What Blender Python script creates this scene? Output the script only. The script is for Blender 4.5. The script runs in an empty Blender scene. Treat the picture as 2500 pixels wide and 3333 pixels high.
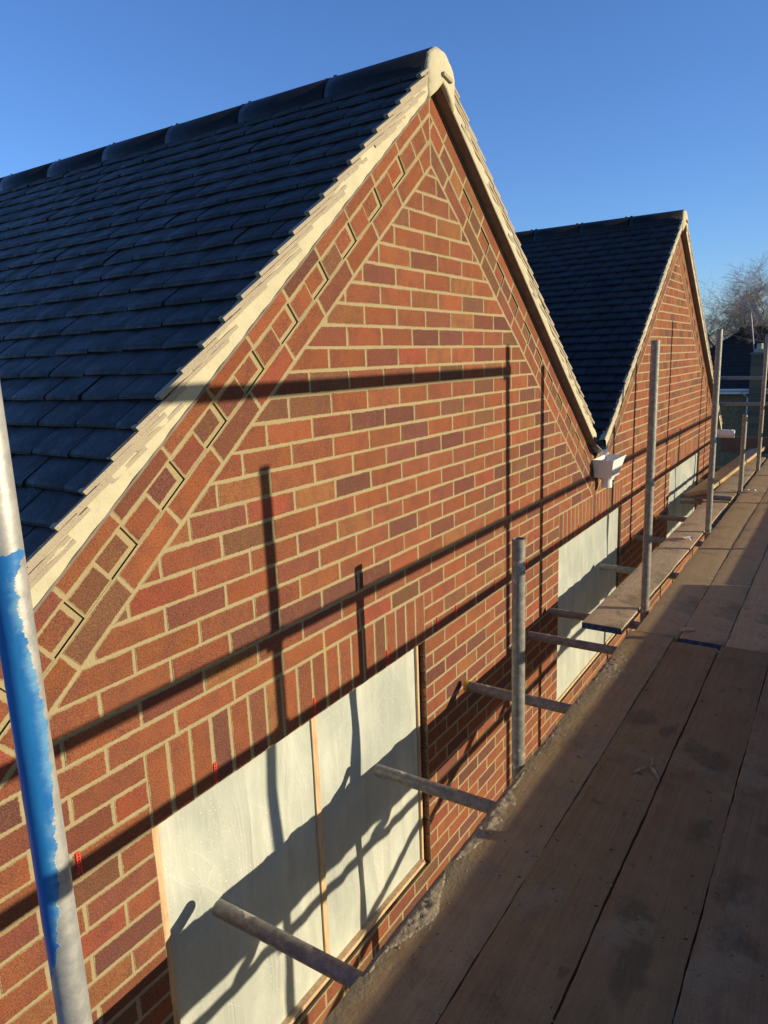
import bpy, math, random
from mathutils import Vector, Matrix
R = random.Random(7)
SC = bpy.context.scene
COL = SC.collection

# ------------------------------------------------------------------ camera, world, sun, exposure
cam = bpy.data.cameras.new('camera'); camo = bpy.data.objects.new('camera', cam); COL.objects.link(camo)
right = Vector((0.54020355, -0.84075541, -0.0362002))
up = -Vector((-0.19257584, -0.08162977, -0.97788094))
back = -Vector((0.81920368, 0.53522604, -0.20600587))
mw = Matrix.Identity(4)
for i in range(3):
    mw[i][0] = right[i]; mw[i][1] = up[i]; mw[i][2] = back[i]
mw[0][3], mw[1][3], mw[2][3] = -1.9925, -1.5011, -0.6526
camo.matrix_world = mw
cam.sensor_fit = 'VERTICAL'; cam.sensor_height = 36.0; cam.lens = 36.0*2326.95/3333.0
cam.clip_start = 0.05; cam.clip_end = 2000
SC.camera = camo
LD = Vector((-0.375, 1.0, -0.213)).normalized()          # the way the sunlight travels
elev = math.asin(-LD.z); azim = math.atan2(-LD.x, -LD.y)
w = bpy.data.worlds.new('World'); SC.world = w; w.use_nodes = True
nt = w.node_tree; bg = nt.nodes['Background']; sky = nt.nodes.new('ShaderNodeTexSky')
sky.sky_type = 'NISHITA'; sky.sun_disc = False; sky.sun_elevation = elev; sky.sun_rotation = azim
sky.altitude = 50; sky.air_density = 1.0; sky.dust_density = 0.3; sky.ozone_density = 3.5
tint = nt.nodes.new('ShaderNodeMix'); tint.data_type = 'RGBA'; tint.blend_type = 'MULTIPLY'; tint.inputs[0].default_value = 1.0
# the sky is bluest away from the sun and hazier, warmer round the sun
geo = nt.nodes.new('ShaderNodeTexCoord'); dp = nt.nodes.new('ShaderNodeVectorMath'); dp.operation = 'DOT_PRODUCT'
dp.inputs[1].default_value = (math.sin(azim), math.cos(azim), 0.0); nt.links.new(geo.outputs['Generated'], dp.inputs[0])
mr = nt.nodes.new('ShaderNodeMapRange'); mr.interpolation_type = 'SMOOTHSTEP'; nt.links.new(dp.outputs['Value'], mr.inputs[0])
mr.inputs[1].default_value = 0.15; mr.inputs[2].default_value = 0.75
tc = nt.nodes.new('ShaderNodeMix'); tc.data_type = 'RGBA'; nt.links.new(mr.outputs[0], tc.inputs[0])
tc.inputs[6].default_value = (0.95, 1.14, 1.56, 1.0); tc.inputs[7].default_value = (0.62, 0.54, 0.47, 1.0)
nt.links.new(tc.outputs[2], tint.inputs[7])
nt.links.new(sky.outputs[0], tint.inputs[6]); nt.links.new(tint.outputs[2], bg.inputs[0]); bg.inputs[1].default_value = 0.136
sl = bpy.data.lights.new('sun', 'SUN'); sl.energy = 5.0; sl.angle = math.radians(0.53); sl.color = (1.0, 0.86, 0.615)
so = bpy.data.objects.new('sun', sl); COL.objects.link(so); so.rotation_euler = LD.to_track_quat('-Z', 'Y').to_euler()
SC.view_settings.view_transform = 'Standard'; SC.view_settings.look = 'None'
SC.view_settings.exposure = 0.15; SC.view_settings.gamma = 1.0

# ------------------------------------------------------------------ helpers
class MB:
    """collects geometry and links it as one mesh object"""
    def __init__(s): s.v = []; s.f = []; s.sm = []; s.edge = {}; s.tone = {}; s.mi = []
    def add(s, vs, fs, smooth=False, mi=0):
        b = len(s.v); s.v += [tuple(p) for p in vs]
        for f in fs: s.f.append(tuple(b+i for i in f)); s.sm.append(smooth); s.mi.append(mi)
        return b
    def box(s, x0, x1, y0, y1, z0, z1, mi=0):
        s.add([(x0,y0,z0),(x1,y0,z0),(x1,y1,z0),(x0,y1,z0),(x0,y0,z1),(x1,y0,z1),(x1,y1,z1),(x0,y1,z1)],
              [(0,3,2,1),(4,5,6,7),(0,1,5,4),(1,2,6,5),(2,3,7,6),(3,0,4,7)], mi=mi)
    def tube(s, p0, p1, r0, r1=None, n=20, caps=True, hollow=0.0, mi=0):
        r1 = r0 if r1 is None else r1
        p0 = Vector(p0); p1 = Vector(p1); d = (p1-p0).normalized()
        a = d.orthogonal().normalized(); b2 = d.cross(a)
        ring = lambda p, r: [p+(a*math.cos(2*math.pi*i/n)+b2*math.sin(2*math.pi*i/n))*r for i in range(n)]
        if hollow:
            vs = ring(p0,r0)+ring(p1,r1)+ring(p0,r0-hollow)+ring(p1,r1-hollow)
            q = lambda i: (i+1) % n
            s.add(vs, [(i,q(i),n+q(i),n+i) for i in range(n)]+[(3*n+i,3*n+q(i),2*n+q(i),2*n+i) for i in range(n)], True, mi)
            s.add(vs, [(2*n+i,2*n+q(i),q(i),i) for i in range(n)]+[(n+i,n+q(i),3*n+q(i),3*n+i) for i in range(n)], False, mi)
        else:
            vs = ring(p0,r0)+ring(p1,r1)
            s.add(vs, [(i,(i+1)%n,n+(i+1)%n,n+i) for i in range(n)], True, mi)
            if caps: s.add(vs, [tuple(range(n-1,-1,-1)), tuple(range(n,2*n))], False, mi)
    def prism(s, poly, y0, y1):
        """poly in x,z (counter-clockwise seen from -y), front face at y0"""
        n = len(poly)
        s.add([(p[0],y0,p[1]) for p in poly]+[(p[0],y1,p[1]) for p in poly],
              [tuple(range(n))]+[(i,n+i,n+(i+1)%n,(i+1)%n) for i in range(n)]+[tuple(range(2*n-1,n-1,-1))])
    def build(s, name, mat, parent=None, loc=None):
        me = bpy.data.meshes.new(name); me.from_pydata(s.v, [], s.f)
        for m in (mat if isinstance(mat, (list, tuple)) else [mat]): me.materials.append(m)
        me.polygons.foreach_set('use_smooth', s.sm); me.polygons.foreach_set('material_index', s.mi)
        if s.edge:
            a = me.attributes.new('edge', 'FLOAT', 'POINT')
            a.data.foreach_set('value', [s.edge.get(i, 1.0) for i in range(len(s.v))])
        if s.tone:
            a = me.attributes.new('tone', 'FLOAT_COLOR', 'POINT'); fl = []
            for i in range(len(s.v)): fl += list(s.tone.get(i, (0.2,0.1,0.06)))+[1.0]
            a.data.foreach_set('color', fl)
        me.update()
        o = bpy.data.objects.new(name, me); COL.objects.link(o)
        if parent is not None: o.parent = parent
        if loc is not None: o.location = loc
        return o
def empty(name, loc=(0,0,0)):
    o = bpy.data.objects.new(name, None); COL.objects.link(o); o.location = loc; o.empty_display_size = 0.1
    return o
def tag(o, label=None, cat=None, group=None, kind=None):
    if label: o['label'] = label
    if cat: o['category'] = cat
    if group: o['group'] = group
    if kind: o['kind'] = kind
    return o
def dup(o, parent=None):
    c = o.copy(); COL.objects.link(c); c.parent = parent
    for ch in list(o.children): dup(ch, c)
    return c
def clip(poly, a, b, c):
    """keep a*x+b*z<=c"""
    out = []
    for i in range(len(poly)):
        p, q = poly[i], poly[(i+1) % len(poly)]
        dp, dq = a*p[0]+b*p[1]-c, a*q[0]+b*q[1]-c
        if dp <= 0: out.append(p)
        if (dp < 0 < dq) or (dq < 0 < dp):
            t = dp/(dp-dq); out.append((p[0]+t*(q[0]-p[0]), p[1]+t*(q[1]-p[1])))
    return out
def area(poly):
    return 0.5*sum(poly[i][0]*poly[(i+1)%len(poly)][1]-poly[(i+1)%len(poly)][0]*poly[i][1] for i in range(len(poly)))
def clean(poly, eps=0.0015):
    out = []
    for p in poly:
        if not out or math.hypot(p[0]-out[-1][0], p[1]-out[-1][1]) > eps: out.append(p)
    if len(out) > 1 and math.hypot(out[0][0]-out[-1][0], out[0][1]-out[-1][1]) <= eps: out.pop()
    return out
def inset(poly, d):
    """shrink a counter-clockwise convex polygon by d"""
    out = list(poly)
    for i in range(len(poly)):
        p, q = poly[i], poly[(i+1) % len(poly)]
        ex, ez = q[0]-p[0], q[1]-p[1]; L = math.hypot(ex, ez)
        if L < 1e-6: continue
        nx, nz = ez/L, -ex/L
        out = clip(out, nx, nz, nx*p[0]+nz*p[1]-d)
        if len(out) < 3: return []
    return clean(out, 0.0005)

# ------------------------------------------------------------------ materials
class NT:
    def __init__(s, name):
        s.m = bpy.data.materials.new(name); s.m.use_nodes = True; s.t = s.m.node_tree
        s.bsdf = s.t.nodes['Principled BSDF']; s.out = s.t.nodes['Material Output']
        s.tc = s.t.nodes.new('ShaderNodeTexCoord')
    def n(s, typ, **kw):
        nd = s.t.nodes.new('ShaderNode'+typ)
        for k, v in kw.items():
            if hasattr(nd, k) and k not in ('Scale',): setattr(nd, k, v)
        return nd
    def set(s, sock, v):
        if hasattr(v, 'is_linked') or hasattr(v, 'links'): s.t.links.new(v, sock)
        else:
            if isinstance(v, (tuple, list)) and len(v) == 3 and sock.type == 'RGBA': v = (*v, 1)
            sock.default_value = v
    def noise(s, scale, detail=3, rough=0.55, vec=None, stretch=None, dist=0.0):
        nd = s.t.nodes.new('ShaderNodeTexNoise'); v = vec or s.tc.outputs['Object']
        if stretch:
            mp = s.t.nodes.new('ShaderNodeMapping'); mp.inputs['Scale'].default_value = stretch
            s.t.links.new(v, mp.inputs[0]); v = mp.outputs[0]
        s.t.links.new(v, nd.inputs['Vector'])
        nd.inputs['Scale'].default_value = scale; nd.inputs['Detail'].default_value = detail
        nd.inputs['Roughness'].default_value = rough; nd.inputs['Distortion'].default_value = dist
        return nd.outputs[0]
    def voro(s, scale, feature='F1'):
        nd = s.t.nodes.new('ShaderNodeTexVoronoi'); nd.feature = feature
        s.t.links.new(s.tc.outputs['Object'], nd.inputs['Vector']); nd.inputs['Scale'].default_value = scale
        return nd.outputs[0]
    def ramp(s, fac, stops):
        nd = s.t.nodes.new('ShaderNodeValToRGB'); s.t.links.new(fac, nd.inputs[0]); e = nd.color_ramp.elements
        for i, (p, c) in enumerate(stops):
            el = e[i] if i < 2 else e.new(p)
            el.position = p; el.color = (c, c, c, 1) if not isinstance(c, (tuple, list)) else (*c, 1)
        return nd.outputs[0]
    def step(s, v, a, b, lo=0.0, hi=1.0):
        nd = s.t.nodes.new('ShaderNodeMapRange'); nd.interpolation_type = 'SMOOTHSTEP'
        s.set(nd.inputs[0], v)
        for i, x in zip((1,2,3,4), (a,b,lo,hi)): nd.inputs[i].default_value = x
        return nd.outputs[0]
    def math(s, op, a, b=0.0, c=None):
        nd = s.t.nodes.new('ShaderNodeMath'); nd.operation = op
        s.set(nd.inputs[0], a); s.set(nd.inputs[1], b)
        if c is not None: s.set(nd.inputs[2], c)
        return nd.outputs[0]
    def mix(s, fac, a, b, blend='MIX'):
        nd = s.t.nodes.new('ShaderNodeMix'); nd.data_type = 'RGBA'; nd.blend_type = blend
        s.set(nd.inputs[0], fac); s.set(nd.inputs[6], a); s.set(nd.inputs[7], b)
        return nd.outputs[2]
    def attr(s, name, out=0):
        nd = s.t.nodes.new('ShaderNodeAttribute'); nd.attribute_name = name
        return nd.outputs[out]
    def bump(s, h, strength=0.5, dist=0.01, prev=None):
        nd = s.t.nodes.new('ShaderNodeBump'); nd.inputs['Strength'].default_value = strength
        nd.inputs['Distance'].default_value = dist; s.t.links.new(h, nd.inputs['Height'])
        if prev is not None: s.t.links.new(prev, nd.inputs['Normal'])
        return nd.outputs[0]
    def fin(s, base, rough=0.8, metal=0.0, normal=None, spec=None):
        s.set(s.bsdf.inputs['Base Color'], base); s.set(s.bsdf.inputs['Roughness'], rough)
        s.set(s.bsdf.inputs['Metallic'], metal)
        if spec is not None: s.bsdf.inputs['Specular IOR Level'].default_value = spec
        if normal is not None: s.t.links.new(normal, s.bsdf.inputs['Normal'])
        return s.m
def mortar_colour(k):
    c = k.mix(k.noise(9, 4), (0.325, 0.258, 0.138), (0.415, 0.340, 0.195))
    c = k.mix(k.step(k.noise(5, 3, 0.6), 0.60, 0.72), c, (0.41, 0.31, 0.135))
    return k.mix(k.math('MULTIPLY', k.step(k.noise(260, 2), 0.55, 0.7), 0.35), c, (0.22, 0.175, 0.10))
def m_brick():
    k = NT('sanded_brick'); tone = k.attr('tone'); ed = k.attr('edge', 2)
    c = k.mix(k.step(k.noise(11, 5, 0.68), 0.40, 0.66), tone, k.mix(0.45, tone, (0.125, 0.050, 0.046)))
    c = k.mix(k.math('MULTIPLY', k.step(k.noise(30, 2), 0.5, 0.75), 0.30), c, (0.27, 0.115, 0.05))
    g = k.noise(230, 3, 0.75)
    c = k.mix(k.step(g, 0.48, 0.70, 0.0, 0.50), c, k.mix(0.5, c, (0.46, 0.25, 0.13)))
    c = k.mix(k.step(g, 0.33, 0.48, 0.65, 0.0), c, (0.03, 0.013, 0.011))
    c = k.mix(k.step(k.noise(700, 1), 0.69, 0.74), c, (0.5, 0.36, 0.22))
    smear = k.step(k.math('ADD', ed, k.math('MULTIPLY_ADD', k.math('MULTIPLY_ADD', k.noise(28, 4, 0.7), 0.5, k.math('MULTIPLY', k.noise(140, 3, 0.7), 0.5)), 2.3, -1.17)), 0.08, 0.36, 1.0, 0.0)
    c = k.mix(smear, c, mortar_colour(k))
    c = k.mix(k.step(k.noise(85, 4, 0.8), 0.67, 0.73, 0.0, 0.7), c, (0.03, 0.016, 0.013))
    bloom = k.step(k.noise(1.9, 6, 0.72), 0.66, 0.85, 0.0, 0.35)
    c = k.mix(bloom, c, (0.45, 0.38, 0.30))
    nb = k.bump(k.noise(210, 3, 0.78), 0.9, 0.005)
    nb = k.bump(k.noise(40, 3), 0.35, 0.006, nb)
    return k.fin(c, 0.9, normal=nb, spec=0.25)
def m_mortar():
    k = NT('buff_mortar'); c = mortar_colour(k)
    return k.fin(c, 0.95, normal=k.bump(k.noise(55, 5, 0.7), 0.8, 0.006), spec=0.2)
def m_verge():
    k = NT('verge_mortar')
    c = k.mix(k.noise(7, 4, 0.6), (0.47, 0.425, 0.285), (0.62, 0.575, 0.415))
    c = k.mix(k.step(k.noise(22, 4, 0.7), 0.58, 0.72, 0.0, 0.55), c, (0.40, 0.35, 0.25))
    c = k.mix(k.step(k.voro(95), 0.02, 0.10, 0.5, 0.0), c, (0.25, 0.2, 0.14))
    nb = k.bump(k.noise(18, 5, 0.65), 0.45, 0.012); nb = k.bump(k.noise(160, 3), 0.35, 0.003, nb)
    return k.fin(c, 0.92, normal=nb, spec=0.2)
def m_tilecut():
    k = NT('cut_tile_edge')
    c = k.mix(k.noise(12, 4, 0.6), (0.40, 0.33, 0.255), (0.52, 0.455, 0.33))
    c = k.mix(k.step(k.noise(170, 3, 0.75), 0.56, 0.70, 0.0, 0.6), c, (0.20, 0.16, 0.13))
    return k.fin(c, 0.95, normal=k.bump(k.noise(170, 4, 0.8), 0.9, 0.005), spec=0.15)
def m_tile(name, base, rough, toned=False, spec=0.36):
    k = NT(name)
    c = k.mix(k.step(k.noise(5, 4, 0.6), 0.4, 0.75), base, tuple(x*1.6 for x in base))
    if toned: c = k.mix(1.0, c, k.attr('tone'), 'MULTIPLY')
    c = k.mix(k.step(k.noise(3.3, 6, 0.72, stretch=(1, 1, 1)), 0.60, 0.78, 0.0, 0.5), c, tuple(x*3.2 for x in base))
    c = k.mix(k.step(k.noise(46, 4, 0.75), 0.70, 0.78, 0.0, 0.35 if toned else 0.0), c, (0.085, 0.08, 0.075))
    nb = k.bump(k.noise(24, 5, 0.65), 0.42, 0.010); nb = k.bump(k.noise(180, 2), 0.3, 0.002, nb)
    return k.fin(c, k.step(k.noise(8, 5, 0.7), 0.3, 0.7, rough-0.10, rough+0.14), normal=nb, spec=spec)
def m_galv(name, a, b, dirt=0.3, metal=0.55):
    k = NT(name)
    c = k.mix(k.step(k.noise(38, 5, 0.7), 0.35, 0.66), a, b)
    c = k.mix(k.step(k.noise(9, 4, 0.65, stretch=(1,1,0.35)), 0.52, 0.74, 0.0, dirt), c, (0.17, 0.14, 0.11))
    spots = k.step(k.math('MULTIPLY', k.noise(28, 3, 0.6), k.step(k.noise(4, 2), 0.45, 0.65)), 0.56, 0.62)
    c = k.mix(spots, c, (0.5, 0.46, 0.38))
    r = k.step(k.noise(22, 4), 0.3, 0.7, 0.38, 0.62)
    return k.fin(c, r, k.math('MULTIPLY', k.math('SUBTRACT', 1.0, spots), metal), k.bump(k.noise(120, 3, 0.7), 0.25, 0.002))
def m_bluepole():
    k = NT('blue_flaked_pole')
    sp = k.n('SeparateXYZ'); k.t.links.new(k.tc.outputs['Object'], sp.inputs[0])
    s = k.math('DIVIDE', k.math('SUBTRACT', k.math('MULTIPLY', sp.outputs[0], 0.90), k.math('MULTIPLY', sp.outputs[1], 0.43)), 0.0242)
    zz = k.step(k.math('ADD', sp.outputs[2], k.math('MULTIPLY_ADD', k.noise(45, 4, 0.7), 0.03, -0.015)), -1.58, -0.86); zz.node.interpolation_type = 'LINEAR'
    b = k.ramp(zz, [(0.0, 0.0), (0.05, 0.05), (0.14, 0.36), (0.24, 0.54), (0.36, 0.68), (0.50, 0.84), (0.62, 0.90), (0.74, 0.80), (0.85, 0.62), (0.93, 0.66), (0.955, 0.97), (0.965, 0.97), (0.975, 0.0)])
    b = k.math('MULTIPLY_ADD', b, 2.0, -1.0)
    nz = k.math('MULTIPLY_ADD', k.noise(38, 5, 0.7, stretch=(1.0, 1.0, 1.6)), 0.95, -0.48)
    edge = k.math('SUBTRACT', k.math('ADD', b, nz), s)
    mask = k.step(edge, -0.02, 0.05)
    thin = k.math('MULTIPLY', k.step(edge, 0.0, 0.7, 1.0, 0.0), k.step(k.noise(15, 5, 0.7), 0.40, 0.62))
    mask = k.math('MULTIPLY', mask, k.step(k.noise(13, 6, 0.75), 0.30, 0.34))
    blue = k.mix(k.step(k.noise(6, 4, stretch=(6,6,0.4)), 0.35, 0.7), (0.012, 0.125, 0.42), (0.02, 0.20, 0.50))
    blue = k.mix(k.math('MULTIPLY', thin, 0.65), blue, (0.20, 0.42, 0.58))
    galv = k.mix(k.step(k.noise(30, 5, 0.7), 0.35, 0.65), (0.40, 0.41, 0.41), (0.56, 0.56, 0.53))
    lump = k.step(k.noise(17, 3), 0.64, 0.67)
    c = k.mix(mask, k.mix(k.math('MULTIPLY', lump, 0.0), galv, (0.6,0.5,0.3)), blue)
    metal = k.math('MULTIPLY', k.math('SUBTRACT', 1.0, mask), 0.5)
    nb = k.bump(mask, 0.5, 0.0015); nb = k.bump(k.noise(90, 4), 0.2, 0.002, nb)
    return k.fin(c, k.mix(mask, (0.5,)*3, (0.36,)*3), metal, nb)
def m_board(name, base, dark, mud=0.5, lighten=0.0, edge_mud=None, spots=()):
    """long boards run along local x"""
    k = NT(name)
    oi = k.n('ObjectInfo')
    g = k.noise(6, 5, 0.6, stretch=(0.35, 11, 6), dist=1.2)
    g = k.math('MULTIPLY_ADD', g, 0.5, k.math('MULTIPLY', k.noise(9, 6, 0.72), 0.5))
    c = k.mix(k.step(g, 0.34, 0.66), dark, base)
    c = k.mix(k.math('MULTIPLY', k.step(k.noise(26, 3, 0.6, stretch=(0.6, 9, 3)), 0.60, 0.66), 0.22), c, tuple(x*0.45 for x in dark))
    c = k.mix(k.step(oi.outputs['Random'], 0.0, 1.0, 0.0, 0.35), c, tuple(x*0.6 for x in base))
    m = k.step(k.noise(3.1, 7, 0.68), 0.60-0.12*mud, 0.70-0.12*mud)
    m2 = k.step(k.noise(1.3, 5, 0.6), 0.56, 0.70)
    m = k.math('MAXIMUM', k.math('MULTIPLY', m, 0.75), k.math('MULTIPLY', m2, k.step(k.noise(19, 4, 0.7), 0.38, 0.62, 0.15, 0.7)))
    if edge_mud:
        sp = k.n('SeparateXYZ'); k.t.links.new(k.tc.outputs['Object'], sp.inputs[0])
        e = k.math('ADD', sp.outputs[1], k.math('MULTIPLY_ADD', k.noise(4.5, 6, 0.7), 0.22, -0.11))
        m = k.math('MAXIMUM', m, k.step(e, edge_mud[0], edge_mud[1]))
    st = None
    if spots:
        wob = k.n('VectorMath', operation='MULTIPLY_ADD'); nzc = k.t.nodes.new('ShaderNodeTexNoise'); nzc.inputs['Scale'].default_value = 9; nzc.inputs['Detail'].default_value = 5
        k.t.links.new(k.tc.outputs['Object'], nzc.inputs['Vector']); k.t.links.new(nzc.outputs['Color'], wob.inputs[0]); wob.inputs[1].default_value = (0.14, 0.14, 0); k.t.links.new(k.tc.outputs['Object'], wob.inputs[2])
        for (sx, sy, rx, ry) in spots:
            mp = k.n('Mapping'); mp.vector_type = 'POINT'; mp.inputs['Location'].default_value = (-(sx+.07)/rx, -(sy+.07)/ry, 0); mp.inputs['Scale'].default_value = (1/rx, 1/ry, 0)
            k.t.links.new(wob.outputs[0], mp.inputs[0]); ln = k.n('VectorMath', operation='LENGTH'); k.t.links.new(mp.outputs[0], ln.inputs[0])
            e = k.step(ln.outputs['Value'], 0.55, 1.15, 1.0, 0.0); st = e if st is None else k.math('MAXIMUM', st, e)
        st = k.math('MULTIPLY', st, k.step(k.noise(60, 4, 0.75), 0.25, 0.6, 0.55, 1.0))
        c = k.mix(k.math('MULTIPLY', st, 0.55), c, (0.085, 0.075, 0.045))
    mudc = k.mix(k.noise(33, 4, 0.7), (0.19, 0.160, 0.095), (0.38, 0.315, 0.185))
    c = k.mix(m, c, mudc)
    c = k.mix(k.step(k.noise(2.4, 6, 0.7), 0.54, 0.72, 0.0, 0.55), c, (0.10, 0.078, 0.045))
    c = k.mix(k.step(k.noise(120, 3, 0.7), 0.56, 0.68, 0.0, 0.35), c, tuple(x*0.4 for x in dark))
    c = k.mix(k.step(k.noise(15, 4, 0.72), 0.64, 0.72, 0.0, 0.7), c, (0.025, 0.02, 0.016))
    fl = k.noise(48, 2, 0.5)
    c = k.mix(k.step(fl, 0.70, 0.73, 0.0, 0.8), c, (0.02, 0.017, 0.014))
    nb = k.bump(g, 0.18, 0.004)
    nb = k.bump(k.noise(130, 5, 0.75), 0.35, 0.003, nb)
    h = k.math('MULTIPLY', m, k.noise(38, 5, 0.7)); nb = k.bump(h, 0.5, 0.008, nb)
    return k.fin(c, 0.93, normal=nb, spec=0.15)
def m_plain(name, c, rough=0.6, nscale=30, amt=0.15, bump=0.2, metal=0.0):
    k = NT(name)
    cc = k.mix(k.step(k.noise(nscale, 4, 0.6), 0.35, 0.68), tuple(x*(1-amt) for x in c), tuple(min(1, x*(1+amt)) for x in c))
    return k.fin(cc, rough, metal, k.bump(k.noise(nscale*4, 3), bump, 0.003))
def m_timber():
    k = NT('sawn_batten')
    c = k.mix(k.step(k.noise(6, 4, 0.6, stretch=(9,9,1.2), dist=0.6), 0.35, 0.65), (0.52, 0.34, 0.18), (0.66, 0.48, 0.29))
    c = k.mix(k.step(k.noise(11, 3), 0.62, 0.72, 0, 0.6), c, (0.50, 0.28, 0.17))
    return k.fin(c, 0.8, normal=k.bump(k.noise(90, 3), 0.2, 0.002))
def m_sheet():
    k = NT('polythene_sheet')
    def ridge(scale, stretch, wdt, rot, dist=0.5):
        mp = k.n('Mapping'); mp.inputs['Rotation'].default_value = (0, rot, 0); k.t.links.new(k.tc.outputs['Object'], mp.inputs[0])
        return k.step(k.math('ABSOLUTE', k.math('SUBTRACT', k.noise(scale, 3, 0.55, vec=mp.outputs[0], stretch=stretch, dist=dist), 0.5)), 0.0, wdt, 1.0, 0.0)
    fold = k.noise(4.0, 6, 0.62, stretch=(3.2, 1, 0.45), dist=0.8)
    cloud = k.noise(2.2, 4, 0.55)
    c = k.mix(k.step(fold, 0.34, 0.68), (0.60, 0.635, 0.545), (0.745, 0.76, 0.66))
    c = k.mix(k.step(cloud, 0.40, 0.64, 0.0, 0.6), c, (0.55, 0.595, 0.54))
    s1 = k.math('MULTIPLY', ridge(5.5, (5.0, 1, 0.30), 0.020, 0.10), k.step(k.noise(1.6, 3), 0.42, 0.6))
    s2 = k.math('MULTIPLY', ridge(3.0, (4.0, 1, 0.35), 0.012, 0.62), k.step(k.noise(2.0, 3, stretch=(1, 1, 1.3)), 0.46, 0.6))
    s3 = k.math('MULTIPLY', ridge(3.2, (4.0, 1, 0.35), 0.012, -0.75), k.step(k.noise(2.3, 3, stretch=(1.2, 1, 1)), 0.48, 0.62))
    lines = k.math('MAXIMUM', s1, k.math('MAXIMUM', s2, s3))
    c = k.mix(k.math('MULTIPLY', lines, 0.20), c, (0.93, 0.93, 0.86))
    drop_sparkle = k.math('MULTIPLY', k.step(k.voro(58), 0.10, 0.22, 1.0, 0.0), k.step(k.noise(5, 4), 0.40, 0.6))  # moisture drops, their sparkle painted in as white dots
    c = k.mix(k.math('MULTIPLY', drop_sparkle, 0.75), c, (0.95, 0.95, 0.88))
    nb = k.bump(fold, 0.40, 0.03); nb = k.bump(lines, 0.22, 0.004, nb); nb = k.bump(drop_sparkle, 0.5, 0.002, nb)
    k.fin(c, 0.27, normal=nb, spec=0.55)
    tr = k.n('BsdfTranslucent'); tr.inputs[0].default_value = (0.62, 0.66, 0.58, 1); k.t.links.new(nb, tr.inputs['Normal'])
    tp = k.n('BsdfTransparent'); tp.inputs[0].default_value = (0.9, 0.93, 0.88, 1)
    a = k.n('MixShader'); a.inputs[0].default_value = 0.12
    k.t.links.new(k.bsdf.outputs[0], a.inputs[1]); k.t.links.new(tr.outputs[0], a.inputs[2])
    b = k.n('MixShader'); k.set(b.inputs[0], k.step(cloud, 0.36, 0.62, 0.03, 0.14))
    k.t.links.new(a.outputs[0], b.inputs[1]); k.t.links.new(tp.outputs[0], b.inputs[2])
    k.t.links.new(b.outputs[0], k.out.inputs[0])
    return k.m
BRICK = m_brick(); MORTAR = m_mortar(); VERGE = m_verge(); TCUT = m_tilecut()
TILE = m_tile('slate_blue_tile', (0.015, 0.0145, 0.0155), 0.48, True, 0.32); RIDGE = m_tile('ridge_tile_black', (0.0055, 0.0058, 0.006), 0.34, False, 0.36)
GALV = m_galv('galvanised_tube', (0.20, 0.192, 0.160), (0.33, 0.318, 0.262), 0.22, 0.20); TRANSOM = m_galv('weathered_tube', (0.15, 0.15, 0.135), (0.27, 0.265, 0.24), 0.3, 0.3)
BLUEPOLE = m_bluepole()
BOARD_N = m_board('inner_muddy_board', (0.42, 0.295, 0.15), (0.31, 0.21, 0.105), 0.7, edge_mud=(0.035, 0.105))
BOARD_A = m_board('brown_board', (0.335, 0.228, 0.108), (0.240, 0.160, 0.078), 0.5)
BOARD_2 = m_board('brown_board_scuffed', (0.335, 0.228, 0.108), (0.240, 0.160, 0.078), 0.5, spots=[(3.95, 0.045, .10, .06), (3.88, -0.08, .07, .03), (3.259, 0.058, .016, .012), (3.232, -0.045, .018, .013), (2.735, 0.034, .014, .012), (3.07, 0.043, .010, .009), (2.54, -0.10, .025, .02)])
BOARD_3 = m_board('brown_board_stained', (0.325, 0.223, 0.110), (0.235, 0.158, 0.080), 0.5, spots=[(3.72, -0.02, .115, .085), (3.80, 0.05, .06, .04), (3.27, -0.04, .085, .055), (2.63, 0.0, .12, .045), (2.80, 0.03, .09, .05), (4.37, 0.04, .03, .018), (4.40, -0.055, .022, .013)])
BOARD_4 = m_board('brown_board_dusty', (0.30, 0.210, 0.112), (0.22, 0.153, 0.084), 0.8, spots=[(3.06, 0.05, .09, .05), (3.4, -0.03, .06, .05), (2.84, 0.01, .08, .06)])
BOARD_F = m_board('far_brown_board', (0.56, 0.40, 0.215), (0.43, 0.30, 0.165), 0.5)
PLANK = m_board('mortar_caked_board', (0.60, 0.46, 0.29), (0.48, 0.36, 0.23), 0.6)
TOE = m_board('toe_board_wood', (0.26, 0.17, 0.115), (0.18, 0.12, 0.085), 0.3)
BATTEN = m_timber(); SHEET = m_sheet()
LOWBRICK = m_plain('lower_brick', (0.17, 0.06, 0.035), 0.9, 8, 0.3)
BLUEEND = m_plain('blue_board_end', (0.02, 0.07, 0.16), 0.7, 40, 0.5)
PVC = m_plain('white_plastic', (0.82, 0.82, 0.80), 0.35, 12, 0.03, 0.03)
LEAD = m_plain('lead_sheet', (0.30, 0.32, 0.35), 0.42, 14, 0.3, 0.5, 0.6)
REDP = m_plain('red_plastic', (0.78, 0.07, 0.045), 0.5, 60, 0.2)
DARK = m_plain('black_void', (0.012, 0.010, 0.010), 0.9)
UNDER = m_plain('cement_undercloak', (0.20, 0.165, 0.13), 0.9, 25, 0.15, 0.2)
UNDERLAY = m_plain('roof_underlay', (0.05, 0.05, 0.055), 0.9)
YELLOW = m_plain('yellow_plastic', (0.70, 0.42, 0.02), 0.45, 40, 0.1)
STEEL = m_plain('coupler_steel', (0.30, 0.28, 0.25), 0.55, 60, 0.4, 0.3, 0.6)
DROPPING = m_plain('dried_mortar', (0.36, 0.29, 0.185), 0.95, 60, 0.35, 0.9)

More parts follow.
